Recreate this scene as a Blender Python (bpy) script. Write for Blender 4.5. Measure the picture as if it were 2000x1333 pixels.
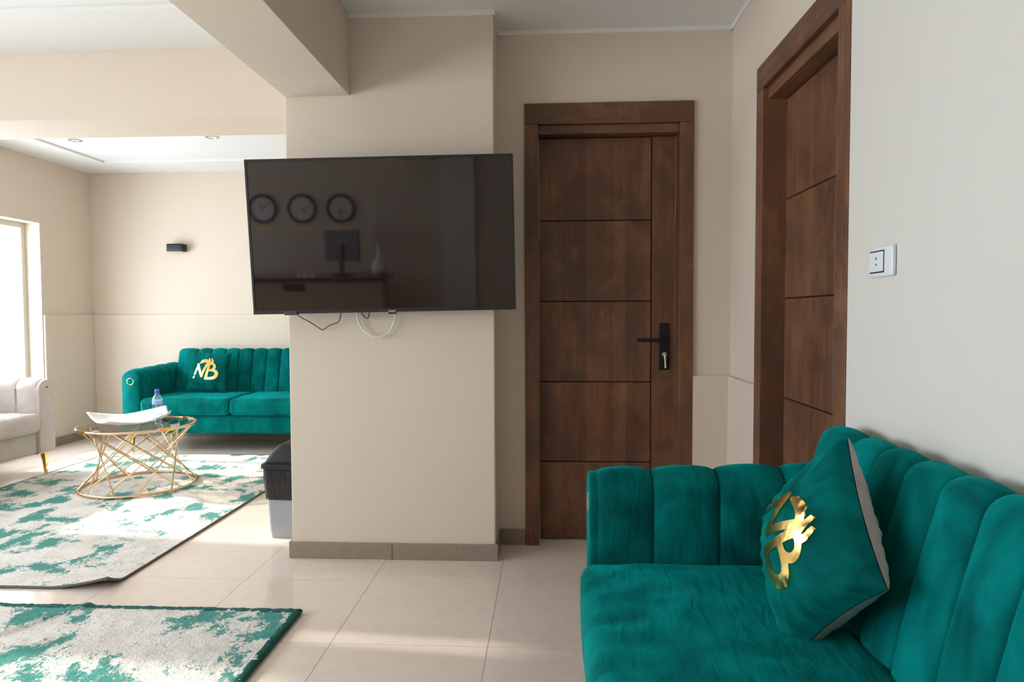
import bpy, bmesh, math, random
from mathutils import Vector, Matrix, Euler, noise

for o in list(bpy.data.objects): bpy.data.objects.remove(o, do_unlink=True)
scene = bpy.context.scene
COL = scene.collection
PI = math.pi
sin, cos = math.sin, math.cos

# ------------------------------------------------------------------ camera
YAW, PIT, ROL, CAMH, FPX = .0535, .0394, -.0039, 1.2497, 1317.2
cy_, sy_, cp_, sp_, cr_, sr_ = cos(YAW), sin(YAW), cos(PIT), sin(PIT), cos(ROL), sin(ROL)
Rv = Vector((cy_, sy_, 0)); Fh = Vector((-sy_, cy_, 0)); Zv = Vector((0, 0, 1))
Fv = Fh*cp_ - Zv*sp_; Uv = Zv*cp_ + Fh*sp_
Xc = Rv*cr_ + Uv*sr_; Yc = Uv*cr_ - Rv*sr_; Zc = -Fv
cam = bpy.data.cameras.new('camera'); camo = bpy.data.objects.new('camera', cam); COL.objects.link(camo)
camo.matrix_world = Matrix(((Xc.x, Yc.x, Zc.x, 0), (Xc.y, Yc.y, Zc.y, 0), (Xc.z, Yc.z, Zc.z, CAMH), (0, 0, 0, 1)))
cam.sensor_fit = 'HORIZONTAL'; cam.sensor_width = 36; cam.lens = FPX/2000*36
cam.clip_start = .02; cam.clip_end = 100
scene.camera = camo

# ------------------------------------------------------------------ world, sun, daylight
w = bpy.data.worlds.new('sky'); scene.world = w; w.use_nodes = True
bg = w.node_tree.nodes['Background']; bg.inputs[0].default_value = (.84, .94, 1.04, 1); bg.inputs[1].default_value = 9.0
sun = bpy.data.lights.new('sun', 'SUN'); sun.energy = 5; sun.color = (1, .95, .86); sun.angle = math.radians(1.5)
suno = bpy.data.objects.new('sun', sun); COL.objects.link(suno); suno.location = (-12, 4, 8)
suno.rotation_euler = Vector((1, -.086, -.5)).to_track_quat('-Z', 'Y').to_euler()

def portal(name, y0, y1, z0, z1, x):
    l = bpy.data.lights.new(name, 'AREA'); l.shape = 'RECTANGLE'; l.size = y1-y0; l.size_y = z1-z0
    l.cycles.is_portal = True
    o = bpy.data.objects.new(name, l); COL.objects.link(o); o.location = (x, (y0+y1)/2, (z0+z1)/2)
    o.rotation_euler = Matrix(((0, 0, -1), (-1, 0, 0), (0, 1, 0))).to_euler()   # local -Z = +X, local X = -Y
WIN1 = (3.80, 6.09, .25, 2.12); WIN2 = (-1.75, 2.62, .72, 2.05); SUN_SLOT = (2.835, 2.895, 1.87, 2.43)  # last opening: bare slot added only to throw a sun streak on the floor
portal('daylight_far', *WIN1, -5.02); portal('daylight_near', *WIN2, -5.02)

vs = scene.view_settings
vs.view_transform = 'Standard'; vs.look = 'None'; vs.gamma = 1; vs.use_curve_mapping = False; vs.exposure = 0.41

# ------------------------------------------------------------------ materials
MATS = {}
def mat(name, color, rough=.6, metal=0., spec=.5, **kw):
    m = bpy.data.materials.new(name); m.use_nodes = True; b = m.node_tree.nodes['Principled BSDF']
    b.inputs['Base Color'].default_value = (*color, 1); b.inputs['Roughness'].default_value = rough
    b.inputs['Metallic'].default_value = metal; b.inputs['Specular IOR Level'].default_value = spec
    for k, v in kw.items(): b.inputs[k.replace('_', ' ')].default_value = v
    MATS[name] = m; return m
class NT:
    def __init__(s, m): s.t = m.node_tree; s.b = s.t.nodes['Principled BSDF']
    def n(s, typ, **kw):
        nd = s.t.nodes.new(typ)
        for k, v in kw.items():
            if hasattr(nd, k): setattr(nd, k, v)
            else: nd.inputs[k].default_value = v
        return nd
    def l(s, a, b): s.t.links.new(a, b)
    def coord(s, kind='obj', scale=(1, 1, 1), rot=(0, 0, 0), rnd=False):
        if kind == 'pos': src = s.n('ShaderNodeNewGeometry').outputs['Position']
        else: src = s.n('ShaderNodeTexCoord').outputs['Object']
        if rnd:
            oi = s.n('ShaderNodeObjectInfo'); mu = s.n('ShaderNodeMath', operation='MULTIPLY'); s.l(oi.outputs['Random'], mu.inputs[0]); mu.inputs[1].default_value = 37.
            ad = s.n('ShaderNodeVectorMath', operation='ADD'); s.l(src, ad.inputs[0]); s.l(mu.outputs[0], ad.inputs[1]); src = ad.outputs[0]
        mp = s.n('ShaderNodeMapping'); mp.inputs['Scale'].default_value = scale; mp.inputs['Rotation'].default_value = rot; s.l(src, mp.inputs['Vector'])
        return mp.outputs[0]
    def noise(s, vec, scale, detail=3, rough=.5, dist=0.):
        nd = s.n('ShaderNodeTexNoise'); s.l(vec, nd.inputs['Vector']); nd.inputs['Scale'].default_value = scale
        nd.inputs['Detail'].default_value = detail; nd.inputs['Roughness'].default_value = rough; nd.inputs['Distortion'].default_value = dist
        return nd.outputs['Fac']
    def ramp(s, fac, *stops, interp='LINEAR'):
        r = s.n('ShaderNodeValToRGB'); e = r.color_ramp.elements; r.color_ramp.interpolation = interp
        while len(e) < len(stops): e.new(.5)
        for el, (p, c) in zip(e, stops): el.position = p; el.color = (*c, 1) if len(c) == 3 else c
        s.l(fac, r.inputs[0]); return r.outputs[0]
    def mix(s, fac, a, b, blend='MIX'):
        m = s.n('ShaderNodeMix', data_type='RGBA', blend_type=blend)
        if isinstance(fac, (int, float)): m.inputs[0].default_value = fac
        else: s.l(fac, m.inputs[0])
        for i, v in ((6, a), (7, b)):
            if isinstance(v, tuple): m.inputs[i].default_value = (*v, 1)
            else: s.l(v, m.inputs[i])
        return m.outputs[2]
    def bump(s, h, strength=.2, dist=.01):
        b = s.n('ShaderNodeBump'); b.inputs['Strength'].default_value = strength; b.inputs['Distance'].default_value = dist
        s.l(h, b.inputs['Height']); s.l(b.outputs[0], s.b.inputs['Normal']); return b
    def col(s, c): s.l(c, s.b.inputs['Base Color'])
G1 = (1, 1, 1); G0 = (0, 0, 0)

def paint(name, c, rough=.75):
    m = mat(name, c, rough, spec=.3); t = NT(m); v = t.coord('pos')
    n1 = t.noise(v, 1.3, 3); t.col(t.mix(n1, tuple(x*.97 for x in c), tuple(min(1, x*1.03) for x in c)))
    t.bump(t.noise(v, 60, 4, .6), .06, .004); return m
WALLN = paint('offwhite_wall_paint', (.70, .665, .615))
WALL = paint('cream_wall_paint', (.72, .613, .508)); 
CEIL = paint('white_ceiling_paint', (.80, .79, .77))
WHITE = paint('white_paint', (.82, .81, .79), .6)

def tile_mat(name, c1, c2, rough):
    m = mat(name, c1, rough, spec=.5); t = NT(m); v = t.coord('pos', rnd=True)
    n1 = t.noise(v, 2.2, 5, .6, .6); n2 = t.noise(v, 14, 4, .65)
    base = t.mix(n1, c1, c2); base = t.mix(t.ramp(n2, (.45, G0), (.75, (.35, .35, .35))), base, tuple(x*.86 for x in c1)); t.col(base)
    r = t.ramp(n2, (.3, (rough*.7,)*3), (.7, (rough*1.4,)*3)); t.l(r, t.b.inputs['Roughness']); return m
TILE = tile_mat('polished_beige_porcelain', (.79, .655, .565), (.85, .72, .63), .10)
SKIRT = tile_mat('brown_skirting_tile', (.27, .215, .165), (.32, .26, .20), .30)
GROUT = mat('pale_grout', (.60, .52, .44), .9)

def wood(name, horiz=None):
    # horiz: world axis of the grain
    m = mat(name, (.1, .05, .03), .42, spec=.4); t = NT(m)
    ax = 'xyz'.index(horiz)
    sc = [6.5, 6.5, 6.5]; sc[ax] = 1.1
    v = t.coord('pos', tuple(sc), rnd=True)
    g1 = t.noise(v, 1.6, 6, .62, .5)
    sc2 = [55, 55, 55]; sc2[ax] = 1.6; v2 = t.coord('pos', tuple(sc2), rnd=True); g2 = t.noise(v2, 1.5, 5, .6)
    v3 = t.coord('pos', rnd=True); pt = t.noise(v3, 4.2, 5, .62, .5)
    # printed plank strips across the grain
    sc4 = [7.3, 7.3, 7.3]; sc4[ax] = .02; v4 = t.coord('pos', tuple(sc4))
    vo = t.n('ShaderNodeTexVoronoi', feature='F1'); t.l(v4, vo.inputs['Vector']); vo.inputs['Scale'].default_value = 1.0
    hv = t.n('ShaderNodeSeparateColor'); t.l(vo.outputs['Color'], hv.inputs[0])
    base = t.ramp(g1, (.28, (.060, .026, .0155)), (.5, (.165, .068, .035)), (.72, (.270, .128, .068)))
    base = t.mix(t.ramp(g2, (.34, (.42,)*3), (.56, G0)), base, (.045, .022, .0145))
    base = t.mix(t.ramp(pt, (.44, G0), (.62, (.85,)*3)), base, (.060, .040, .031))
    lt = t.noise(v3, 2.6, 5, .65, .8)
    base = t.mix(t.ramp(lt, (.50, G0), (.70, (.65,)*3)), base, (.31, .155, .075))
    base = t.mix(.36, base, t.mix(hv.outputs[0], (.09, .04, .024), (.26, .115, .058)))
    t.col(base)
    t.l(t.ramp(g2, (.3, (.55,)*3), (.7, (.36,)*3)), t.b.inputs['Roughness'])
    t.bump(g2, .12, .002); return m
WOODZ = wood('dark_walnut_vertical', 'z'); WOODX = wood('dark_walnut_across', 'x'); WOODY = wood('dark_walnut_lengthways', 'y')
GAP = mat('dark_groove', (.012, .007, .005), .9)

SIG = .35
def velvet(name, c, tint, amt=1., nap=.45, bump=.42):
    m = mat(name, c, .9, spec=.05); t = NT(m)
    sh = t.n('ShaderNodeBsdfSheen', distribution='ASHIKHMIN'); sh.inputs['Color'].default_value = (*[x*amt for x in tint], 1); sh.inputs['Roughness'].default_value = SIG
    ads = t.n('ShaderNodeAddShader'); t.l(t.b.outputs[0], ads.inputs[0]); t.l(sh.outputs[0], ads.inputs[1]); t.l(ads.outputs[0], t.t.nodes['Material Output'].inputs[0])
    v = t.coord('obj', (1, 1, .55), rnd=True); n1 = t.noise(v, 5.5, 4, .6, 1.2); n2 = t.noise(v, 22, 3, .6, .8)
    base = t.mix(t.ramp(n1, (.33, G0), (.68, G1)), tuple(x*(1-nap) for x in c), tuple(min(1, x*(1+nap*1.1)) for x in c)); t.col(base)
    wv = t.coord('obj', (1, 3.2, 1), rnd=True); n3 = t.noise(wv, 7, 3, .5, .9)
    ad = t.n('ShaderNodeMath', operation='MULTIPLY_ADD'); t.l(n2, ad.inputs[0]); ad.inputs[1].default_value = .12; t.l(n3, ad.inputs[2])
    bm_ = t.bump(ad.outputs[0], bump, .012); t.l(bm_.outputs[0], sh.inputs['Normal']); return m
GREEN = velvet('emerald_velvet', (.0004, .138, .129), (.0, .95, .91), .16)
PGREEN = velvet('emerald_cushion_velvet', (.0004, .108, .098), (.0, .95, .90), .16)
BEIGE = velvet('greige_velvet', (.60, .53, .49), (1, .95, .92), .12, .10, .2)
GREYF = velvet('taupe_cushion_fabric', (.44, .38, .35), (1, .95, .92), .1, .12)
GOLD = mat('polished_gold', (.95, .66, .25), .16, 1.)
FOIL = mat('gold_foil', (.93, .64, .22), .22, 1.); _t = NT(FOIL); _t.bump(_t.noise(_t.coord('obj'), 16, 2, .5), .14, .02)
BRASS = mat('champagne_brass', (.80, .58, .36), .27, 1.)
BLACKM = mat('black_metal', (.012, .011, .011), .4, .3)
CHROME = mat('brushed_nickel', (.72, .70, .66), .25, 1.)
BPLAST = mat('black_plastic', (.014, .013, .013), .35)
SCREEN = mat('dark_glass_screen', (.0135, .0070, .0068), .035, spec=.7, IOR=1.5)
GREYP = mat('grey_bin_plastic', (.33, .345, .37), .34)
DARKP = mat('dark_grey_lid_plastic', (.026, .025, .026), .5, spec=.3)
BAG = mat('black_liner_film', (.022, .021, .022), .22); _t = NT(BAG); _t.bump(_t.noise(_t.coord('obj', (6, 6, 1.6)), 9, 4, .65, 2.0), 1.0, .035)
SWITCH = mat('white_switch_plastic', (.80, .82, .86), .25)
CERAM = mat('white_glazed_ceramic', (.86, .86, .85), .12)
BLUE = mat('blue_cap_plastic', (.02, .12, .62), .3)
LABEL = mat('pale_blue_label', (.30, .48, .85), .4)
CABLEW = mat('white_cable', (.86, .85, .82), .4); CABLEB = mat('dark_brown_cable', (.045, .032, .024), .5)
FRAME = mat('beige_window_frame', (.62, .57, .47), .45); GREYFR = mat('grey_window_stile', (.28, .29, .30), .45)
GRANITE = mat('dark_granite', (.04, .03, .028), .15); _t = NT(GRANITE); _t.col(_t.ramp(_t.noise(_t.coord('pos'), 70, 4, .8), (.4, (.012, .01, .01)), (.62, (.11, .08, .07))))
DESKP = mat('tan_desk_panel', (.42, .31, .20), .5)
CLOCKF = mat('grey_clock_dial', (.74, .73, .72), .5)
YELLOW = mat('yellow_plaque', (.95, .72, .28), .5)

def glass(name, tint, gl=.035, rough=.01, tr=1.):
    m = bpy.data.materials.new(name); m.use_nodes = True; t = m.node_tree; t.nodes.clear()
    out = t.nodes.new('ShaderNodeOutputMaterial'); mx = t.nodes.new('ShaderNodeMixShader'); tp = t.nodes.new('ShaderNodeBsdfTransparent'); g = t.nodes.new('ShaderNodeBsdfGlossy')
    tp.inputs[0].default_value = (*tint, 1); g.inputs['Roughness'].default_value = rough
    lw = t.nodes.new('ShaderNodeLayerWeight'); lw.inputs[0].default_value = .5
    pw = t.nodes.new('ShaderNodeMath'); pw.operation = 'POWER'; pw.inputs[1].default_value = 5; t.links.new(lw.outputs['Facing'], pw.inputs[0])
    fr = t.nodes.new('ShaderNodeMath'); fr.operation = 'MULTIPLY_ADD'; fr.inputs[1].default_value = .9; fr.inputs[2].default_value = gl; t.links.new(pw.outputs[0], fr.inputs[0])
    t.links.new(fr.outputs[0], mx.inputs[0]); t.links.new(tp.outputs[0], mx.inputs[1]); t.links.new(g.outputs[0], mx.inputs[2]); t.links.new(mx.outputs[0], out.inputs[0])
    return m
PANE = glass('clear_window_glass', (.97, .98, .98)); TABGL = glass('smoked_table_glass', (.83, .80, .75)); PET = glass('clear_bottle_plastic', (.90, .94, .98), .16, .06)

def rug_mat(name, seed, sc, thr):
    m = mat(name, (.6, .5, .42), .95, spec=.1); t = NT(m)
    t.b.inputs['Sheen Weight'].default_value = .25
    off = t.n('ShaderNodeVectorMath', operation='ADD'); tc = t.n('ShaderNodeTexCoord'); t.l(tc.outputs['Object'], off.inputs[0]); off.inputs[1].default_value = (seed, seed*.7, 0)
    mp = t.n('ShaderNodeMapping'); mp.inputs['Scale'].default_value = (1.0, .82, 1); mp.inputs['Rotation'].default_value = (0, 0, .35); t.l(off.outputs[0], mp.inputs['Vector'])
    v = mp.outputs[0]
    big = t.noise(v, sc, 8, .60, .15); fine = t.noise(v, 75, 4, .8); mid = t.noise(v, sc*.45, 2, .5)
    s1 = t.n('ShaderNodeMath', operation='MULTIPLY_ADD'); t.l(fine, s1.inputs[0]); s1.inputs[1].default_value = .36; t.l(big, s1.inputs[2])
    s2 = t.n('ShaderNodeMath', operation='MULTIPLY_ADD'); t.l(mid, s2.inputs[0]); s2.inputs[1].default_value = .30; t.l(s1.outputs[0], s2.inputs[2])
    cream = t.mix(t.ramp(t.noise(v, sc*1.7, 6, .7, .4), (.42, G0), (.72, G1)), (.92, .855, .79), (.74, .65, .565))
    cream = t.mix(t.ramp(fine, (.55, G0), (.68, (.60,)*3)), cream, (.30, .26, .21))
    teal = t.mix(fine, (.012, .20, .165), (.05, .36, .30))
    t.col(t.mix(t.ramp(s2.outputs[0], (thr, G0), (thr+.035, G1)), cream, teal))
    h = t.n('ShaderNodeMath', operation='ADD'); t.l(t.noise(v, 130, 3, .7), h.inputs[0]); t.l(fine, h.inputs[1])
    t.bump(h.outputs[0], .7, .010); return m
RUG1 = rug_mat('teal_cream_rug_pile', 3.1, 4.9, .868); RUG2 = rug_mat('teal_cream_shag_pile', 11.7, 4.4, .868)
TEALB = mat('teal_rug_binding', (.008, .115, .095), .95); _t = NT(TEALB); _t.bump(_t.noise(_t.coord('obj'), 120, 3), .8, .008)
BACKING = mat('dark_rug_backing', (.13, .115, .09), .95)

# ------------------------------------------------------------------ mesh helpers
class MB:
    def __init__(s): s.v = []; s.f = []
    def add(s, v, f):
        k = len(s.v); s.v += [tuple(p) for p in v]; s.f += [tuple(i+k for i in q) for q in f]; return s
    def box(s, x0, x1, y0, y1, z0, z1):
        return s.add([(x0, y0, z0), (x1, y0, z0), (x1, y1, z0), (x0, y1, z0), (x0, y0, z1), (x1, y0, z1), (x1, y1, z1), (x0, y1, z1)],
                     [(0, 3, 2, 1), (4, 5, 6, 7), (0, 1, 5, 4), (1, 2, 6, 5), (2, 3, 7, 6), (3, 0, 4, 7)])
    def tube(s, pts, r, n=8, closed=False):
        pts = [Vector(p) for p in pts]; N = len(pts); rings = []; prev = None
        rr = r if isinstance(r, (list, tuple)) else [r]*N
        for i, p in enumerate(pts):
            if closed: t = pts[(i+1) % N]-pts[i-1]
            else: t = pts[min(i+1, N-1)]-pts[max(i-1, 0)]
            t.normalize()
            if prev is None:
                a = Vector((0, 0, 1)) if abs(t.z) < .9 else Vector((1, 0, 0)); u = t.cross(a).normalized()
            else: u = (prev-t*prev.dot(t)).normalized()
            prev = u; q = t.cross(u)
            rings.append([p+(u*cos(2*PI*k/n)+q*sin(2*PI*k/n))*rr[i] for k in range(n)])
        v = [p for g in rings for p in g]; f = []
        for i in range(N if closed else N-1):
            j = (i+1) % N
            for k in range(n): f.append((i*n+k, i*n+(k+1) % n, j*n+(k+1) % n, j*n+k))
        if not closed: f += [tuple(range(n-1, -1, -1)), tuple((N-1)*n+k for k in range(n))]
        return s.add(v, f)
    def lathe(s, prof, n=32, c=(0, 0, 0)):
        v = []; f = []
        for r, z in prof:
            for k in range(n): a = 2*PI*k/n; v.append((c[0]+r*cos(a), c[1]+r*sin(a), c[2]+z))
        for i in range(len(prof)-1):
            for k in range(n): f.append((i*n+k, i*n+(k+1) % n, (i+1)*n+(k+1) % n, (i+1)*n+k))
        f.append(tuple(range(n-1, -1, -1))); f.append(tuple((len(prof)-1)*n+k for k in range(n)))
        return s.add(v, f)
    def loft(s, rings, cap=True):
        n = len(rings[0]); v = [p for g in rings for p in g]; f = []
        for i in range(len(rings)-1):
            for k in range(n): f.append((i*n+k, i*n+(k+1) % n, (i+1)*n+(k+1) % n, (i+1)*n+k))
        if cap: f += [tuple(range(n-1, -1, -1)), tuple((len(rings)-1)*n+k for k in range(n))]
        return s.add(v, f)
    def grid(s, nu, nv, fn):
        v = [fn(i/nu, j/nv) for j in range(nv+1) for i in range(nu+1)]
        return s.add(v, [(j*(nu+1)+i, j*(nu+1)+i+1, (j+1)*(nu+1)+i+1, (j+1)*(nu+1)+i) for j in range(nv) for i in range(nu)])
    def rbox(s, sx, sy, sz, r, n=14, c=(0, 0, 0), fn=None):
        """rounded box with an evenly subdivided skin"""
        H = Vector((sx/2, sy/2, sz/2)); idx = {}; v = []; f = []
        def m(t, h):
            e = r/h; k = n/2; a = (t-k)/k
            q = .5
            return h*(a/q*(1-e)) if abs(a) <= q else h*math.copysign((1-e)+(abs(a)-q)/(1-q)*e, a)
        def vid(i, j, k):
            key = (i, j, k)
            if key not in idx:
                p = Vector((m(i, H.x), m(j, H.y), m(k, H.z)))
                q = Vector([max(-(h-r), min(h-r, x)) for x, h in zip(p, H)]); d = p-q
                if d.length > 1e-9: p = q+d.normalized()*r
                if fn: p = fn(p)
                idx[key] = len(v); v.append((p.x+c[0], p.y+c[1], p.z+c[2]))
            return idx[key]
        for a in range(n):
            for b in range(n):
                f.append((vid(a, b, 0), vid(a, b+1, 0), vid(a+1, b+1, 0), vid(a+1, b, 0))); f.append((vid(a, b, n), vid(a+1, b, n), vid(a+1, b+1, n), vid(a, b+1, n)))
                f.append((vid(a, 0, b), vid(a+1, 0, b), vid(a+1, 0, b+1), vid(a, 0, b+1))); f.append((vid(a, n, b), vid(a, n, b+1), vid(a+1, n, b+1), vid(a+1, n, b)))
                f.append((vid(0, a, b), vid(0, a, b+1), vid(0, a+1, b+1), vid(0, a+1, b))); f.append((vid(n, a, b), vid(n, a+1, b), vid(n, a+1, b+1), vid(n, a, b+1)))
        return s.add(v, f)
    def build(s, name, m, parent=None, smooth=False, bevel=0., seg=2, loc=None, fix=True):
        me = bpy.data.meshes.new(name); me.from_pydata(s.v, [], s.f); me.update()
        if fix:
            bm = bmesh.new(); bm.from_mesh(me); bmesh.ops.recalc_face_normals(bm, faces=bm.faces); bm.to_mesh(me); bm.free()
        me.materials.append(m)
        if smooth:
            for p in me.polygons: p.use_smooth = True
            if smooth == 'auto': me.set_sharp_from_angle(angle=math.radians(42))
        o = bpy.data.objects.new(name, me); COL.objects.link(o)
        if loc: o.location = loc
        if parent: o.parent = parent
        if bevel:
            b = o.modifiers.new('bevel', 'BEVEL'); b.width = bevel; b.segments = seg; b.limit_method = 'ANGLE'
        return o
def bx(*a): return MB().box(*a)
def empty(name, loc=(0, 0, 0), rot=(0, 0, 0)):
    o = bpy.data.objects.new(name, None); o.empty_display_size = .1; COL.objects.link(o); o.location = loc; o.rotation_euler = rot; return o
def tag(o, label, cat, group=None):
    o['label'] = label; o['category'] = cat
    if group: o['group'] = group
    return o
def struct(o, label=None):
    o['kind'] = 'structure'
    if label: o['label'] = label
    return o
def copy_tree(o, parent=None):
    c = o.copy(); COL.objects.link(c); c.parent = parent
    for ch in list(o.children): copy_tree(ch, c)
    return c
def smoothpts(pts, k=6):
    P = [Vector(p) for p in pts]; P = [P[0]*2-P[1]]+P+[P[-1]*2-P[-2]]; out = []
    for i in range(1, len(P)-2):
        for j in range(k):
            t = j/k; a, b, c, d = P[i-1:i+3]
            out.append(.5*((2*b)+(c-a)*t+(2*a-5*b+4*c-d)*t*t+(3*b-a-3*c+d)*t**3))
    out.append(P[-2]); return out

# ------------------------------------------------------------------ room shell
ZC, ZB = 2.745, 2.347
XL, XR, XN = -4.742, .962, .930
YP, YB, YF, YR = 3.370, 3.620, 6.808, -2.0
PX0, PX1 = -1.320, -.2675

# floor: grout slab with single tiles
fl = struct(bx(XL-.25, 1.35, -2.2, YF+.25, -.12, -.0022).build('floor', GROUT), 'polished beige porcelain tile floor')
T = .6; tile_me = None
ti = 0
for i in range(-9, 4):
    for j in range(-8, 9):
        x0 = -.2289+T*i; y0 = 2.4794+T*j
        if x0+T < XL-.2 or x0 > 1.3 or y0+T < -2.15 or y0 > YF+.2: continue
        if tile_me is None:
            o = bx(-.2988, .2988, -.2988, .2988, -.010, 0).build('tile', TILE); tile_me = o.data
        else:
            o = bpy.data.objects.new('tile', tile_me); COL.objects.link(o)
        o.parent = fl; o.location = (x0+.3, y0+.3, 0)

struct(bx(XL-.25, 1.35, -2.2, YF+.25, ZC, ZC+.12).build('ceiling', CEIL), 'white plaster ceiling')
def wall_open(name, x0, x1, y0, y1, openings, along='y', label=None, z1=ZC):
    """box wall with rectangular openings (a0,a1,z0,z1) along one axis"""
    a0, a1 = (y0, y1) if along == 'y' else (x0, x1)
    cuts = sorted({a0, a1, *[q for o in openings for q in o[:2]]}); mb = MB()
    for p, q in zip(cuts, cuts[1:]):
        zs = sorted((o[2], o[3]) for o in openings if o[0] <= p+1e-6 and o[1] >= q-1e-6); z = 0
        for za, zb in zs+[(z1, z1)]:
            if za > z+1e-4:
                if along == 'y': mb.box(x0, x1, p, q, z, za)
                else: mb.box(p, q, y0, y1, z, za)
            z = max(z, zb)
    return struct(mb.build(name, WALL), label)
wall_open('wall_left', XL-.25, XL, -2.2, YF+.25, [WIN1, WIN2, SUN_SLOT], label='cream painted wall with tall windows')
struct(bx(XL, -.30, YF, YF+.25, 0, ZC).build('wall_far', WALL), 'cream painted wall behind the far green sofa')
struct(bx(-.55, -.30, 4.06, YF, 0, ZC).build('wall_lounge_side', WALL), 'cream wall closing the far lounge behind the pillar')
struct(bx(PX0, PX1, YP, 4.061, 0, ZC).build('wall_pillar', WALL, bevel=.006), 'cream pillar wall carrying the television')
wall_open('wall_back', PX1, XR+.25, YB, YB+.2, [(-.095, .722, 0, 2.33)], 'x', 'cream wall around the front-facing wooden door')
wall_open('wall_right', XR, XR+.2, 2.16, YB, [(2.24, 3.11, 0, 2.315)], 'y', 'cream wall around the side wooden door')
struct(bx(XN, XN+.25, -2.2, 2.165, 0, ZC).build('wall_near', WALLN, bevel=.014, seg=4), 'pale wall behind the near green sofa')
struct(bx(PX0, -.9878, -2.0, YP, ZB, ZC).build('beam_long', WALL, bevel=.004), 'cream ceiling beam running towards the pillar')
struct(bx(XL, PX0, 3.6735, 4.061, ZB, ZC).build('beam_cross', WALL, bevel=.004), 'cream ceiling beam crossing the lounge')
# walls behind the viewpoint (they show in the television's reflection)
struct(bx(XL, -1.75, YR-.2, YR, 0, ZC).build('wall_rear', WALL), 'cream reception wall behind the desk')
struct(bx(-1.75, XN, YR-.2, YR+.08, 0, ZC).build('wall_rear_side', WALL), 'cream wall beside the reception desk')
struct(bx(-.89, -.48, YR+.08, YR+.14, 0, ZC).build('trim_9', WHITE), 'white pilaster on the rear wall')
# closets behind the doors so that no light leaks
struct(bx(PX1, XR+.25, 4.4, 4.5, 0, ZC).build('wall_closet', WALL)); struct(bx(1.32, 1.42, 1.9, 4.4, 0, ZC).build('wall_closet_side', WALL))

# ceiling trays and white cornice lines
struct(MB().box(XL, -4.28, 4.061, YF, ZC-.02, ZC+.01).box(-4.28, -.55, 6.35, YF, ZC-.02, ZC+.01).build('trim_1', CEIL), 'lowered white ceiling border in the far lounge')
struct(MB().box(XL, PX0, 3.20, 3.6735, ZC-.02, ZC+.01).box(XL, -4.28, -1.9, 3.20, ZC-.02, ZC+.01).build('trim_2', CEIL), 'lowered white ceiling border before the cross beam')
c = MB(); c.box(-.9878, PX1, YP-.010, YP, ZC-.022, ZC); c.box(PX1, PX1+.010, YP-.01, YB, ZC-.022, ZC); c.box(PX1, XR, YB-.010, YB, ZC-.022, ZC); c.box(XR-.010, XR, 2.16, YB, ZC-.022, ZC); c.box(XN-.010, XN, -2, 2.175, ZC-.022, ZC)
struct(c.build('trim_3', WHITE), 'thin white cornice line')
# thicker lower walls (dado step)
def dado(n, *a): struct(bx(*a).build('trim_%d' % n, WALL, bevel=.006), 'slightly thicker lower wall with a soft upper edge')
dado(4, XL, -.56, YF-.02, YF, 0, 1.262); dado(5, XL, XL+.02, WIN1[1]+.01, YF-.02, 0, 1.262)
dado(6, .754, XR, YB-.018, YB, 0, .9216); dado(7, XR-.018, XR, 3.142, YB-.018, 0, .9216)
dado(8, XL, XL+.02, 2.95, WIN1[1]+.01, 0, .24)

# tile skirting in single pieces
def skirting(side, runs, h=.084, t=.012):
    p = struct(empty('baseboard_'+side)); 
    for (ax, fixed, a, b, nrm, step) in runs:
        L = b-a; n = max(1, round(L/step)); d = L/n
        for k in range(n):
            q0 = a+k*d+.0012; q1 = a+(k+1)*d-.0012
            lo, hi = (fixed-t, fixed) if nrm < 0 else (fixed, fixed+t)
            if ax == 'x': bx(q0, q1, lo, hi, 0.0005, h).build('tile', SKIRT, p, bevel=.002)
            else: bx(lo, hi, q0, q1, 0.0005, h).build('tile', SKIRT, p, bevel=.002)
skirting('pillar', [('x', YP, PX0-.014, -.796, -1, .6), ('x', YP, -.796, PX1+.014, -1, .6), ('y', PX0, YP+.001, 4.061, -1, .6), ('y', PX1, YP+.001, YB, 1, .6)])
skirting('back', [('x', YB, PX1+.014, -.126, -1, .6), ('x', YB-.018, .756, XR-.032, -1, .6)])
skirting('right', [('y', XR-.018, 3.144, YB-.02, -1, .6)])
skirting('far', [('x', YF-.02, XL+.034, -.58, -1, .6)])
skirting('left', [('y', XL+.02, 2.95, YF-.034, 1, .6)])

# ------------------------------------------------------------------ windows on the left wall
def window(n, W, mull, label):
    y0, y1, z0, z1 = W; X = XL-.17
    w = struct(empty('window_%d' % n, (X, (y0+y1)/2, z0)), label); cy, hz = (y0+y1)/2, z1-z0
    a, b = y0-cy, y1-cy; t = .05
    m = MB(); m.box(-.03, .03, a, a+t, 0, hz); m.box(-.03, .03, b-t, b, 0, hz); m.box(-.03, .03, a+t, b-t, 0, t); m.box(-.03, .03, a+t, b-t, hz-t, hz)
    m.build('window_frame', FRAME, w, bevel=.004)
    ys = [a+t]+[q-cy for q in mull]+[b-t]
    for q in mull: bx(-.022, .022, q-cy-.022, q-cy+.022, t, hz-t).build('mullion', GREYFR, w, bevel=.003)
    for p, q in zip(ys, ys[1:]): bx(-.003, .003, p+.02, q-.02, t, hz-t).build('pane', PANE, w)
    s_ = MB().box(.03, .17, a, b, -.0, .012); s_.build('window_sill', WHITE, w)
window(1, WIN1, [4.75, 5.72], 'bright window in the far left wall above the beige sofa')
window(2, WIN2, [-.66, .43, 1.52], 'wide window in the left wall beside the reception')

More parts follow.
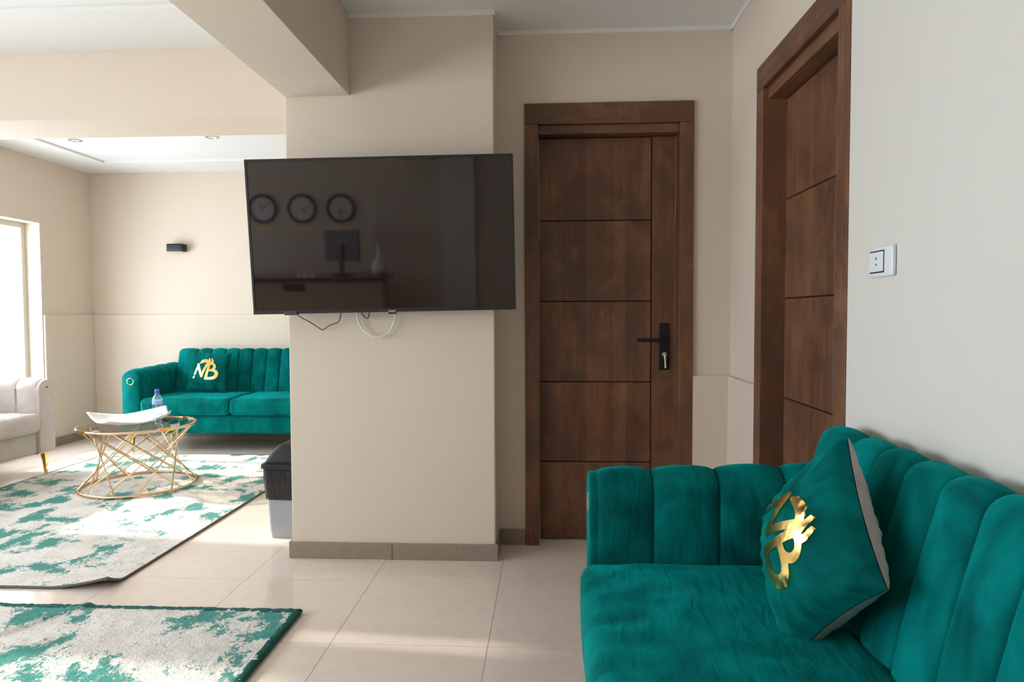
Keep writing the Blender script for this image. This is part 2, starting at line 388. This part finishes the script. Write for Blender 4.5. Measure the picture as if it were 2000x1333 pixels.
# ------------------------------------------------------------------ doors
def door(n, label, W, H, split, stile_right, zg, fr, top, loc, rz, woodA, inner_top, hid=True):
    """door in local coords: x along the wall (0..W clear opening), y into the wall, frame face at y=-.02"""
    d = struct(empty('door_%d' % n, loc, (0, 0, rz)), label)
    f = empty('door_frame'); f.parent = d
    bx(-fr, 0, -.02, .10, 0, top-.11).build('jamb', WOODZ, f, bevel=.003)
    bx(W, W+fr, -.02, .10, 0, top-.11).build('jamb', WOODZ, f, bevel=.003)
    bx(-fr, W+fr, -.02, .10, top-.109, top).build('header', woodA, f, bevel=.003)
    bx(0.0005, W-.0005, .004, .10, inner_top, top-.11).build('stop_strip', woodA, f, bevel=.002)
    leaf = bx(.003, W-.003, .092, .124, .006, inner_top-.001).build('leaf', GAP, d)
    zs = [.006]+zg+[inner_top-.002]; g = .006
    x0, x1, s0, s1 = (.004, split-g/2, split+g/2, W-.004) if stile_right else (split+g/2, W-.004, .004, split-g/2)
    for a, b in zip(zs, zs[1:]): bx(x0, x1, .084, .094, a+g/2, b-g/2).build('panel', WOODZ, leaf, bevel=.0012, seg=1)
    bx(s0, s1, .084, .094, .006, inner_top-.002).build('stile', WOODZ, leaf, bevel=.0012, seg=1)
    return d
d1 = door(1, 'dark distressed wooden door facing the room beside the television', .740, 2.19, .609, True, [.437, .879, 1.320, 1.758], .073, 2.361, (-.0495, YB, 0), 0, WOODX, 2.205)
# lever handle of the front door
h = empty('handle', (.678, .084, 0)); h.parent = d1
bx(-.027, .027, -.010, .001, .945, 1.200).build('back_plate', BLACKM, h, bevel=.003)
lv = MB().tube([(0, -.008, 1.108), (0, -.05, 1.108)], .011, 10); lv.tube(smoothpts([(.006, -.05, 1.108), (-.06, -.052, 1.108), (-.150, -.050, 1.110)], 4), .0095, 8); lv.build('lever', BLACKM, h, smooth='auto')
k = MB().tube([(0, -.008, 1.03), (0, -.024, 1.03)], .013, 12); k.tube([(0, -.022, 1.03), (0, -.036, 1.026), (.001, -.040, 1.005), (.003, -.038, .972), (.004, -.036, .958)], [.007, .008, .006, .006, .007], 8); k.build('lock_and_key', CHROME, h, smooth='auto')
# side door on the right wall: local x runs towards the viewer
door(2, 'dark distressed wooden door in the right wall above the near sofa', .770, 2.19, .520, True, [.437, .876, 1.316, 1.751], .090, 2.350, (XR, 3.052, 0), -PI/2, WOODY, 2.19)

# ------------------------------------------------------------------ sofas
def closed_profile_normals(pf):
    n = len(pf); out = []
    for i in range(n):
        a = Vector(pf[i-1]); b = Vector(pf[(i+1) % n]); t = (b-a); nn = Vector((t.y, -t.x)); out.append(nn.normalized() if nn.length > 0 else nn)
    ar = sum(pf[i-1][0]*pf[i][1]-pf[i][0]*pf[i-1][1] for i in range(n))
    return out if ar > 0 else [-q for q in out]
def arc(cx, cz, r0, r1, a0, a1, n): return [(cx+r0*cos(a0+(a1-a0)*i/n), cz+r1*sin(a0+(a1-a0)*i/n)) for i in range(n+1)]
def rib(pf, wts, a, b, bulge, put, m=10, lift=None):
    """pf closed 2-D profile, swept from a to b with a bulge between two seams"""
    nr = closed_profile_normals(pf); rings = []
    for i in range(m+1):
        ph = -PI/2+PI*i/m; u = sin(ph); s = (a+b)/2+(b-a)/2*u; off = bulge*(cos(ph)**.75-.55)
        dz = lift(s) if lift else 0
        rings.append([put(s, p[0]+q.x*off*w, p[1]+q.y*off*w + (dz if p[1] > .5 else 0)) for p, q, w in zip(pf, nr, wts)])
    return MB().loft(rings)
SOFA_W, ARM = 2.0, .17
def make_sofa(m, seed, D=.80):
    rnd = random.Random(seed)
    s = empty('sofa'); hw = SOFA_W/2
    # base
    b = MB().rbox(SOFA_W-2*ARM+.02, D-.06, .172, .02, 10, (0, D/2, .261)); b.build('base_rail', m, s, smooth=True)
    # seat cushions
    cw = (SOFA_W-2*ARM)/2
    for k in (-1, 1):
        def crown(p, k=k):
            x, y, z = p; ex = 1-(2*x/cw)**2; ey = 1-(2*y/.64)**2
            if z > 0: z += .013*max(0, ex)**.6*max(0, ey)**.6 + .020*noise.noise(Vector((x*26+seed+.6*y, y*7, k)))*max(0, ex)**.4*max(0, .35-y) + .003*noise.noise(Vector((x*7, y*9, k+3)))
            y += (-1 if y < 0 else 0)*.012*max(0, ex)
            return Vector((x, y, z))
        c = MB().rbox(cw-.004, .64, .150, .048, 44, (k*cw/2, -.028+.32, .420), crown); c.build('seat_cushion', m, s, smooth=True)
    # backrest: channels
    pf = [(D-.012, .30), (D-.012, .80)]+arc(D-.066, .846, .054, .064, 0, PI*.84, 10)+[(D-.130, .82), (D-.153, .74), (D-.180, .63), (D-.203, .52), (D-.215, .44), (D-.218, .37), (D-.20, .30)]
    w = [0, .2]+[.3+.7*math.sin(PI/2*i/10) for i in range(11)]+[1, 1, 1, .9, .7, .3, 0]
    back = MB().loft([[(x, p[0], p[1]) for p in [(D-.02, .28), (D-.02, .83), (D-.085, .83), (D-.11, .7), (D-.14, .5), (D-.14, .28)]] for x in (-hw+ARM+.01, hw-ARM-.01)]).build('backrest', m, s)
    xs = [-hw+ARM-.01, -hw+ARM+.19]; 
    while len(xs) < 11: xs.append(xs[-1]+(SOFA_W-2*ARM-.38)/9)
    xs.append(hw-ARM+.01)
    put = lambda u, y, z: (u, y, z)
    for a, b in zip(xs, xs[1:]): rib(pf, w, a, b, .030, put, 12).build('channel', m, back, smooth=True)
    # arms
    hgt = .752
    ap = [(-.082, .178), (-.082, .45), (-.082, hgt-.078)]+arc(0, hgt-.078, .082, .078, PI, 0, 12)+[(.082, .45), (.082, .178)]
    aw = [.0, .6, 1]+[1]*13+[.6, 0]
    for sd in (-1, 1):
        ax = sd*(hw-ARM/2)
        fp = MB().loft([[(ax+p[0]*k_, y_, .178+(p[1]-.178)*(1-(1-k_)*.22)) for p in ap] for y_, k_ in ((.030, .97), (.012, .985), (.003, .965), (0.0, .92))]).build('armrest', m, s, smooth='auto')
        ys = [.022, .195, .395, .595, D-.012]
        for a, b in zip(ys, ys[1:]):
            rib(ap, aw, a, b, .022, lambda u, x, z, ax=ax: (ax+x, u, z), 10, lambda u: .022*u/D).build('channel', m, fp, smooth=True)
        ring = MB().tube([(ax+.030*cos(t*PI/12), .004, .652+.030*sin(t*PI/12)) for t in range(24)], .0048, 8, True)
        ring.tube([(ax, .010, .688), (ax, .000, .688)], .009, 10); ring.build('ring', GOLD, fp, smooth='auto')
    for sx in (-1, 1):
        for yy in (.045, D-.10):
            x = sx*(hw-.10); l = bx(x-.055, x+.055, yy-.02, yy+.05, .166, .178)
            xo = x+sx*.035
            l.loft([[(xo-r, yy-.012, z), (xo+r, yy-.012, z), (xo+r, yy-.012+2*r, z), (xo-r, yy-.012+2*r, z)] for z, r in ((.166, .021), (.10, .014), (0, .009))]); l.build('leg', GOLD, s, bevel=.002)
    return s
sofa_near = make_sofa(GREEN, 1); sofa_near.location = (.126, 1.225, 0); sofa_near.rotation_euler = (0, 0, -PI/2)
tag(sofa_near, 'large emerald velvet channel-back sofa in the foreground against the right wall', 'sofa', 'velvet lounge sofas')
sofa_far = copy_tree(sofa_near); sofa_far.location = (-2.885, 5.925, 0); sofa_far.rotation_euler = (0, 0, 0)
tag(sofa_far, 'emerald velvet sofa against the far wall, half hidden behind the pillar', 'sofa', 'velvet lounge sofas')
sofa_beige = make_sofa(BEIGE, 5, .752); sofa_beige.location = (-3.963, 4.20, 0); sofa_beige.rotation_euler = (0, 0, PI/2)
tag(sofa_beige, 'greige velvet sofa with gold legs under the bright window, cut by the left frame edge', 'sofa', 'velvet lounge sofas')

# ------------------------------------------------------------------ cushions with the gold monogram
def pillow_h(u, v, T): return T*max(0., (1-u*u)*(1-v*v))**.42
def pillow_xy(u, v, s):
    k = .085
    return u*s/2*(1-k*(1-v*v)*(u*u)), v*s/2*(1-k*(1-u*u)*(v*v))
LOGO = [  # strokes as (points, widths) in the monogram's own plane
    ([(-.60, -.36), (-.52, -.10), (-.40, .26)], [.10, .10, .10]),
    ([(-.42, .28), (-.31, .00), (-.19, -.28)], [.13, .13, .13]),
    ([(-.20, -.28), (-.09, .04), (.03, .34), (.06, .42)], [.12, .12, .13, .13]),
    ([(.08, .38), (-.02, .47), (-.14, .48), (-.26, .42), (-.34, .34)], [.13, .18, .19, .14, .03]),
    ([(.02, -.38), (.06, -.10), (.11, .20), (.15, .40)], [.15, .14, .14, .14]),
    ([(.14, .36), (.12, .48), (.07, .62)], [.10, .11, .07]),
    ([(.25, .34), (.26, .46), (.21, .60)], [.09, .11, .07]),
    ([(.10, .32), (.24, .35), (.35, .30), (.39, .20), (.35, .10), (.24, .03), (.10, .02)], [.11, .12, .13, .14, .14, .13, .13]),
    ([(.08, .01), (.26, .03), (.42, .00), (.52, -.10), (.50, -.23), (.38, -.33), (.20, -.37), (.00, -.38)], [.13, .14, .16, .19, .20, .17, .14, .13])]
def make_pillow(name, s, T, front, backm, wr=1., logo_scale=1.0, lo=(0, .04)):
    p = empty(name); n = 60
    def wob(u, v, sg):
        e = max(abs(u), abs(v)); k = max(0, (e-.50)/.50)
        ang = math.atan2(v, u)
        return wr*.026*k*(1-e)*3.2*(noise.noise(Vector((ang*7, e*1.2, sg*3.)))+.5*noise.noise(Vector((ang*15, e*2, sg*5.))))
    def surf(sg, ex=0.):
        def fn(a, b):
            u = -1+2*a; v = -1+2*b; x, y = pillow_xy(u, v, s); return (x, y, sg*(pillow_h(u, v, T if sg > 0 else T*.78)+wob(u, v, sg)+.0012+ex))
        return fn
    mb = MB().grid(n, n, surf(1)); mb.build('front_cover', front, p, smooth=True)
    mb = MB().grid(n, n, surf(-1)); mb.build('back_cover', backm, p, smooth=True)
    G_ = [[surf(1)(i/n, j/n) for i in range(n+1)] for j in range(n+1)]; segs = []
    def f(a, b):      # point on the sewn cover itself
        x, y = a*n, b*n; i, j = min(n-1, int(x)), min(n-1, int(y)); x -= i; y -= j
        return [G_[j][i][c]*(1-x)*(1-y)+G_[j][i+1][c]*x*(1-y)+G_[j+1][i][c]*(1-x)*y+G_[j+1][i+1][c]*x*y for c in range(3)]
    for pts, ws in LOGO:
        P = smoothpts([(a, b, w_) for (a, b), w_ in zip(pts, ws)], 5); segs += list(zip(P, P[1:]))
    def sdf(x, y):
        best = 9.
        for p, q in segs:
            dx, dy = q.x-p.x, q.y-p.y; L = dx*dx+dy*dy; t = 0 if L < 1e-9 else max(0, min(1, ((x-p.x)*dx+(y-p.y)*dy)/L))
            d_ = math.hypot(x-p.x-t*dx, y-p.y-t*dy)-.43*(p.z+(q.z-p.z)*t)
            if d_ < best: best = d_
        return best
    st = .0225; X0, Y0, NX, NY = -.74, -.52, 64, 58
    D_ = [[sdf(X0+i*st, Y0+j*st) for i in range(NX+1)] for j in range(NY+1)]
    lv, lf, key = [], [], {}
    def vid(x, y):
        k = (round(x, 4), round(y, 4))
        if k not in key:
            u, v = x*logo_scale+lo[0], y*logo_scale+lo[1]; px, py, pz = f((u+1)/2, (v+1)/2); key[k] = len(lv); lv.append((px, py, pz+.0042))
        return key[k]
    for j in range(NY):
        for i in range(NX):
            cs = [(X0+a_*st, Y0+b_*st, D_[b_][a_]) for a_, b_ in ((i, j), (i+1, j), (i+1, j+1), (i, j+1))]; poly = []
            for c0, c1 in zip(cs, cs[1:]+cs[:1]):
                if c0[2] < 0: poly.append(c0[:2])
                if (c0[2] < 0) != (c1[2] < 0):
                    t = c0[2]/(c0[2]-c1[2]); poly.append((c0[0]+(c1[0]-c0[0])*t, c0[1]+(c1[1]-c0[1])*t))
            ids = []
            for q in poly:
                k = vid(*q)
                if k not in ids: ids.append(k)
            if len(ids) > 2: lf.append(tuple(ids))
    # turned-down rim
    cnt = {}
    for q in lf:
        for a_, b_ in zip(q, q[1:]+q[:1]): cnt[(a_, b_)] = cnt.get((a_, b_), 0)+1
    low = {}
    def dn(k):
        if k not in low: low[k] = len(lv); lv.append((lv[k][0], lv[k][1], lv[k][2]-.0048))
        return low[k]
    for (a_, b_) in [e for e in cnt if (e[1], e[0]) not in cnt]: lf.append((b_, a_, dn(a_), dn(b_)))
    lg = MB().add(lv, lf)
    o = lg.build('monogram', FOIL, p, smooth='auto', fix=False); o['label'] = 'shiny gold foil letters N and B under a small crest'
    return p
near_p = make_pillow('cushion', .385, .105, PGREEN, GREYF)
A = Vector((.693, 1.622, .908)); B = Vector((.652, 1.345, .664)); Cc = Vector((.588, 1.598, .486))
ex = (B-A).normalized(); ey = (B-Cc); ey = (ey-ex*ey.dot(ex)).normalized(); ez = ex.cross(ey)
ctr = (A+Cc)/2
near_p.matrix_world = Matrix(((ex.x, ey.x, ez.x, ctr.x), (ex.y, ey.y, ez.y, ctr.y), (ex.z, ey.z, ez.z, ctr.z), (0, 0, 0, 1)))
tag(near_p, 'plump emerald cushion with gold monogram and taupe back on the foreground sofa', 'cushion', 'monogrammed cushions')
far_p = make_pillow('cushion', .40, .060, PGREEN, PGREEN, .6)
far_p.location = (-3.29, 6.365, .70); far_p.rotation_euler = (PI/2-.22, .05, .03)
tag(far_p, 'small emerald cushion with gold monogram leaning on the far sofa', 'cushion', 'monogrammed cushions')

# ------------------------------------------------------------------ television
TVP = (-.7947, 3.2, 1.6304); TVR = (.075, -.0159, .0394); TW, TH = 1.2727, .7356
tv = empty('television', TVP, TVR); tag(tv, 'wide flat black television tilted forward on the cream pillar', 'television')
bz = .010
f = MB(); f.box(-TW/2, TW/2, 0, .022, TH/2-bz, TH/2); f.box(-TW/2, TW/2, 0, .022, -TH/2, -TH/2+.018); f.box(-TW/2, -TW/2+bz, 0, .022, -TH/2+.018, TH/2-bz); f.box(TW/2-bz, TW/2, 0, .022, -TH/2+.018, TH/2-bz)
f.build('bezel', BPLAST, tv)
bx(-TW/2+bz, TW/2-bz, .004, .012, -TH/2+.018, TH/2-bz).build('screen', SCREEN, tv)
bk = bx(-TW/2+.002, TW/2-.002, .022, .034, -TH/2+.002, TH/2-.002); bk.box(-.42, .42, .034, .07, -.30, .12); bk.build('back_shell', BPLAST, tv, bevel=.003)
mt = bx(-.20, -.17, .07, .085, -.2, .2); mt.box(.17, .20, .07, .085, -.2, .2); mt.box(-.22, .22, .085, .10, -.02, .06); mt.box(-.03, .03, .10, .150, -.03, .07); mt.build('wall_bracket', BLACKM, tv)
bx(-.485, -.422, -.008, .02, -TH/2-.006, -TH/2+.016).build('receiver', mat('grey_brown_plastic', (.05, .042, .036), .5), tv, bevel=.002)
bx(.018, .058, -.003, .012, -TH/2-.010, -TH/2+.012).build('badge', BPLAST, tv, bevel=.002)
# small white maker's lettering on the badge
def text_mesh(name, s, size, m, parent, loc, rot):
    cu = bpy.data.curves.new(name, 'FONT'); cu.body = s; cu.size = size; cu.align_x = 'CENTER'; cu.align_y = 'CENTER'; cu.extrude = .0006
    o = bpy.data.objects.new(name, cu); COL.objects.link(o); dg = bpy.context.evaluated_depsgraph_get(); me = bpy.data.meshes.new_from_object(o.evaluated_get(dg)); bpy.data.objects.remove(o)
    me.materials.clear(); me.materials.append(m); q = bpy.data.objects.new(name, me); COL.objects.link(q); q.parent = parent; q.location = loc; q.rotation_euler = rot; return q
text_mesh('lettering', 'TNST', .015, mat('white_print', (.85, .85, .85), .4), tv, (.038, -.0042, -TH/2+.003), (PI/2, 0, 0))
# cables below the television
def wpt(u, v, Y):
    a, b = u-1000, v-666.5; d = Xc*(a/FPX)-Yc*(b/FPX)+Fv; return Vector((0, 0, CAMH))+d*(Y/d.y)
cb = MB().tube(smoothpts([wpt(572, 590, 3.335), wpt(580, 614, 3.335), wpt(606, 630, 3.34), wpt(628, 644, 3.34), wpt(634, 643, 3.34), wpt(646, 635, 3.34), wpt(660, 630, 3.34), wpt(665, 618, 3.335), wpt(667, 592, 3.33)], 6), .0026, 6)
cb = cb.build('cable', CABLEB, smooth=True); tag(cb, 'thin dark cable hanging in a V below the television', 'cable')
cb = MB().tube(smoothpts([wpt(697, 588, 3.335), wpt(697, 612, 3.34), wpt(703, 635, 3.345), wpt(718, 652, 3.345), wpt(738, 659, 3.345), wpt(757, 651, 3.345), wpt(769, 632, 3.345), wpt(773, 610, 3.34), wpt(773, 585, 3.335)], 6), .0042, 6)
cb = cb.build('cable', CABLEW, smooth=True); tag(cb, 'white cable hanging in a round loop below the television', 'cable')
cb = MB().tube(smoothpts([wpt(703, 596, 3.335), wpt(707, 613, 3.335), wpt(714, 621, 3.335), wpt(720, 620, 3.335), wpt(722, 598, 3.335)], 6), .0026, 6)
cb = cb.build('cable', CABLEB, smooth=True); tag(cb, 'short dark cable end curling just inside the white cable loop', 'cable')

# ------------------------------------------------------------------ switch and wall light
sw = empty('wall_socket', (XN, 1.925, 1.392), (0, 0, -PI/2)); tag(sw, 'white wall socket plate with two small holes above the near sofa', 'socket')
pl = MB().rbox(.132, .012, .084, .005, 8, (0, -.0065, 0)); pl.build('plate', SWITCH, sw, smooth=True)
bx(-.058, .024, -.0132, -.010, -.031, .031).build('surround', GAP, sw)
bx(-.055, .021, -.0165, -.010, -.0275, .0275).build('insert', SWITCH, sw, bevel=.002)
for z in (-.008, .009): MB().tube([(-.014, -.0172, z), (-.014, -.012, z)], .0032, 10).build('hole', BPLAST, sw)
sc = empty('wall_light', (-3.80, YF, 1.945)); tag(sc, 'small black box wall light on the far cream wall', 'wall light')
lb = MB().rbox(.175, .085, .080, .010, 8, (0, -.055, 0)); lb.build('housing', BLACKM, sc, smooth=True); bx(-.05, .05, -.013, 0.0, -.03, .03).build('mount', BLACKM, sc)
bx(-.07, .07, -.085, -.03, -.0425, -.039).build('lens', CERAM, sc)
# recessed ceiling lights in the far lounge
for q, (x, y) in enumerate(((-4.0, 5.575), (-2.805, 5.56))):
    dl = empty('downlight', (x, y, ZC)); tag(dl, ['recessed ceiling spotlight nearer the window', 'recessed ceiling spotlight nearer the pillar'][q], 'ceiling light', 'recessed ceiling spotlights')
    MB().lathe([(.055, 0), (.055, -.006), (.042, -.010), (.040, -.002), (.0395, 0)], 24).build('trim_ring', CHROME, dl, smooth='auto'); MB().lathe([(.036, 0), (.036, -.003)], 24).build('lens', CERAM, dl)

# ------------------------------------------------------------------ rugs
def make_rug(name, x0, x1, y0, y1, th, m, edge, disp, nx, ny, bw=.011):
    r = empty(name, ((x0+x1)/2, (y0+y1)/2, 0)); cx, cy = (x0+x1)/2, (y0+y1)/2
    def top(a, b):
        x = x0+(x1-x0)*a; y = y0+(y1-y0)*b; p = Vector((x, y, th)); p.z += disp(x, y)
        return (p.x-cx, p.y-cy, p.z)
    mb = MB().grid(nx, ny, top); pile = mb.build('pile', m, r, smooth=True, fix=False)
    sk = MB(); ring = [(i/nx, 0) for i in range(nx)]+[(1, j/ny) for j in range(ny)]+[(1-i/nx, 1) for i in range(nx)]+[(0, 1-j/ny) for j in range(ny)]
    P = [Vector(top(a, b)) for a, b in ring]; n = len(P)
    bot = [Vector((p.x, p.y, max(.0006, p.z-th))) for p in P]
    c = Vector((0, 0, 0)); out = []
    for (a, b), p in zip(ring, P):
        d = Vector((1 if a == 1 else -1 if a == 0 else 0, 1 if b == 1 else -1 if b == 0 else 0, 0)); out.append(d*.007)
    rings = [[p+Vector((0, 0, .0015))-o*(bw/.007) for p, o in zip(P, out)], [p+Vector((0, 0, .003)) for p in P], [(p+q)/2+o for p, q, o in zip(P, bot, out)], bot, [q-o*3 for q, o in zip(bot, out)]]
    sk.loft(rings, cap=False); sk.build('binding', edge, r, smooth=True)
    return r
def d1f(x, y):
    dx = (-2.005-x); dy = (y-2.925)
    e = dx*.55+dy*1.2; h = 0
    if e < .15: h = .050*(1-e/.15)**1.5
    return h+.002*noise.noise(Vector((x*5, y*5, 0)))+.0016*noise.noise(Vector((x*40, y*40, 2)))
rug1 = make_rug('rug', -3.955, -2.005, 2.925, 5.83, .010, RUG1, BACKING, d1f, 130, 180, .004)
tag(rug1, 'large teal and cream abstract rug under the coffee table with a curled corner', 'rug', 'teal and cream rugs')
def d2f(x, y):
    # shallow fold line across the far left of the rug
    t = (x+1.96)+(2.72-y)*.62
    h = .012*math.exp(-(t/.022)**2)
    return h+.0035*noise.noise(Vector((x*16, y*16, 0)))+.0045*noise.noise(Vector((x*55, y*55, 2)))
rug2 = make_rug('rug', -3.05, -1.035, .30, 2.725, .018, RUG2, TEALB, d2f, 210, 250, .026)
tag(rug2, 'shaggy teal and cream rug in the lower left with thick teal edging', 'rug', 'teal and cream rugs')

# ------------------------------------------------------------------ coffee table
TC = (-2.988, 4.739, .0118); TR_, TZ = .386, .467
ct = empty('coffee_table', TC); tag(ct, 'round glass coffee table with a base of crossing golden rods', 'table')
def ringtube(R_, z, r): return MB().tube([(R_*cos(2*PI*k/64), R_*sin(2*PI*k/64), z) for k in range(64)], r, 8, True)
ringtube(TR_, .011, .010).build('base_ring', BRASS, ct, smooth=True); ringtube(TR_-.004, TZ-TC[2]-.012, .010).build('top_ring', BRASS, ct, smooth=True)
MB().lathe([(0.01, TZ-TC[2]-.010), (TR_-.010, TZ-TC[2]-.010), (TR_-.010, TZ-TC[2]-.001), (.01, TZ-TC[2]-.001)], 64).build('glass_top', TABGL, ct)
NR = 11
for k in range(NR):
    for sg in (-1, 1):
        a0 = 2*PI*(k+.12*sg)/NR+.2; a1 = a0+sg*1.75
        MB().tube([((TR_-.012)*cos(a0), (TR_-.012)*sin(a0), TZ-TC[2]-.014), ((TR_-.002)*cos(a1), (TR_-.002)*sin(a1), .012)], .0052, 6).build('rod', BRASS, ct, smooth='auto')
for k in range(4):
    a = PI/4+k*PI/2+.25; m_ = MB(); m_.loft([[(R_*cos(a+t), R_*sin(a+t), z) for R_, z in ((TR_-.014, TZ-TC[2]-.022), (TR_+.008, TZ-TC[2]-.022), (TR_+.008, TZ-TC[2]+.0005), (TR_-.014, TZ-TC[2]+.0005))] for t in (-.14, -.07, 0, .07, .14)]); m_.build('clip', GOLD, ct)
# platter
C00, C10, C11, C01 = [Vector(q) for q in ((-3.355, 4.715, .552), (-3.03, 4.455, .528), (-2.795, 4.835, .548), (-2.975, 5.085, .552))]
def plat(a, b, off=0.):
    p = C00*(1-a)*(1-b)+C10*a*(1-b)+C11*a*b+C01*(1-a)*b
    u, v = 2*a-1, 2*b-1
    bow = (1-u*u); bv = (1-v*v)
    cen = (C00+C10+C11+C01)/4
    side = (C10-C00).normalized()
    p = p+side*(u*.055*bv)                    # long sides swell outwards
    z = .4745+off+(p.z-.4745)*(abs(u*v)**1.5*.62+.38*max(abs(u), abs(v))**3.2)
    return (p.x, p.y, z)
pt_ = MB().grid(24, 24, lambda a, b: plat(a, b)); 
pt_ = pt_.build('serving_dish', CERAM, None, smooth=True, fix=False); sm = pt_.modifiers.new('thick', 'SOLIDIFY'); sm.thickness = .006; sm.offset = -1
tag(pt_, 'long white ceramic serving dish with raised corners on the glass table', 'dish')
# bottle
bo = empty('water_bottle', (-2.762, 4.612, TZ+.0005)); tag(bo, 'clear plastic water bottle with blue cap on the coffee table', 'bottle')
MB().lathe([(.004, 0), (.029, .001), (.032, .008), (.032, .05), (.029, .058), (.032, .066), (.032, .09), (.027, .105), (.0325, .125), (.033, .185), (.028, .205), (.014, .228), (.0125, .242)], 28).build('body', PET, bo, smooth=True)
MB().lathe([(.004, .004), (.0275, .005), (.0300, .01), (.0300, .05), (.0270, .058), (.0300, .066), (.030, .088), (.003, .0885)], 24).build('water', glass('water', (.90, .94, .98)), bo, smooth=True)
MB().lathe([(.0155, .236), (.0158, .258), (.014, .262), (.002, .262)], 24).build('cap', BLUE, bo, smooth='auto')
MB().lathe([(.0334, .158), (.0336, .162), (.0336, .182), (.0334, .186)], 28).build('label', LABEL, bo, smooth='auto')

# ------------------------------------------------------------------ waste bin
bi = empty('waste_bin', (-1.472, 3.775, 0)); tag(bi, 'grey plastic waste bin with black liner and dark lid beside the pillar', 'bin')
def rr(hx, hy, r, z, n=5):
    out = []
    for sx, sy, a in ((1, 1, 0), (-1, 1, PI/2), (-1, -1, PI), (1, -1, 1.5*PI)):
        for k in range(n+1): t = a+PI/2*k/n; out.append((sx*(hx-r)+r*cos(t), sy*(hy-r)+r*sin(t), z))
    return out
MB().loft([rr(.085, .115, .02, .0008), rr(.092, .122, .022, .05), rr(.112, .140, .03, .41)]).build('body', GREYP, bi, smooth='auto')
nz = noise.noise
def bag(z, hx, hy, amp, ph):
    return [(p[0]*(1+amp*nz(Vector((p[0]*40, p[1]*40, z*14+ph)))), p[1]*(1+amp*nz(Vector((p[0]*40, p[1]*40, z*14+ph)))), p[2]+(.018*nz(Vector((p[0]*12, p[1]*12, ph))) if ph == 7 else 0)) for p in rr(hx, hy, .03, z, 9)]
MB().loft([bag(.225, .107, .139, .02, 7), bag(.26, .112, .142, .05, 1), bag(.32, .114, .143, .06, 1), bag(.37, .116, .144, .05, 1), bag(.410, .116, .143, .02, 1)], cap=False).build('liner', BAG, bi, smooth=True)
MB().loft([rr(.122, .152, .03, .398), rr(.126, .156, .03, .403), rr(.126, .156, .03, .420), rr(.119, .150, .03, .425)]).build('rim', DARKP, bi, smooth='auto')
lid = []
for i in range(9):
    q = 1-i/8; hx_ = max(.008, .113*q); lid.append(rr(hx_, .145-.03*(1-q), min(.03, hx_*.7), .420+.115*(1-q**1.9)))
MB().loft(lid).build('lid', DARKP, bi, smooth=True)

# ------------------------------------------------------------------ reception behind the viewpoint
for q, (x, nm, hh) in enumerate(((-3.066, 'nearest the window', (-.6, .9)), (-2.591, 'in the middle of the three', (2.4, 1.4)), (-2.118, 'nearest the desk end', (3.6, 3.1)))):
    ck = empty('wall_clock', (x, YR, 1.79)); tag(ck, 'round dark-rimmed wall clock behind the reception, '+nm, 'clock', 'reception wall clocks')
    MB().tube([(.160*cos(2*PI*k/48), .018, .160*sin(2*PI*k/48)) for k in range(48)], .017, 8, True).build('rim', BPLAST, ck, smooth=True)
    dial = MB().tube([(0, 0, 0), (0, .016, 0)], .158, 40).build('dial', CLOCKF, ck)
    for k in range(12):
        a = k*PI/6; MB().tube([(.125*sin(a), .017, .125*cos(a)), (.143*sin(a), .017, .143*cos(a))], .004, 4).build('hour_mark', BPLAST, ck)
    for a, L in zip(hh, (.075, .115)): MB().tube([(0, .020, 0), (L*sin(a), .020, L*cos(a))], .0045, 4).build('hand', BPLAST, ck)
    pq = bx(-.10, .10, 0, .006, -.03, .03).build('name_plaque', YELLOW, None, bevel=.002, loc=(x, YR+.0005, 1.555)); tag(pq, 'small yellow plaque below the clock '+nm, 'plaque', 'clock plaques')
dk = empty('reception_desk', (-2.55, -1.28, 0)); tag(dk, 'reception desk with dark granite counter and tan front reflected in the screen', 'desk')
bx(-1.05, 1.05, -.26, .20, 0, .985).build('front_panel', DESKP, dk, bevel=.004); bx(-1.12, 1.10, -.30, .27, .985, 1.035).build('counter', GRANITE, dk, bevel=.005)
bx(-.05, .18, .20, .215, .88, .96).build('sign_plate', BPLAST, dk)
mo = empty('computer_monitor', (-1.98, -1.34, 1.035), (0, 0, .35)); tag(mo, 'black computer monitor on the reception desk', 'monitor')
bx(-.22, .22, -.015, .02, .16, .51).build('display', BPLAST, mo, bevel=.004); bx(-.025, .025, .02, .045, .01, .35).build('neck', BLACKM, mo); bx(-.11, .11, -.07, .09, 0, .012).build('foot', BLACKM, mo, bevel=.003)
va = MB().lathe([(.05, 0), (.085, .03), (.095, .09), (.075, .15), (.035, .2), (.022, .27), (.03, .36)], 28).build('vase', CERAM, None, smooth=True, loc=(-1.56, -1.3, 1.0355)); tag(va, 'white bulbous vase at the end of the reception counter', 'vase')
for q in range(3):
    td = MB().loft([[(-.03, -.02, 0), (.03, -.02, 0), (0, -.006, .06)], [(-.03, .02, 0), (.03, .02, 0), (0, .006, .06)]]).build('tent_card', WHITE, None, loc=(-2.42+.075*q, -1.08, 1.0355)); tag(td, 'small white folded tent card on the reception counter, '+['farthest from the monitor', 'middle of the three', 'nearest the monitor'][q], 'card', 'tent cards on the reception counter')
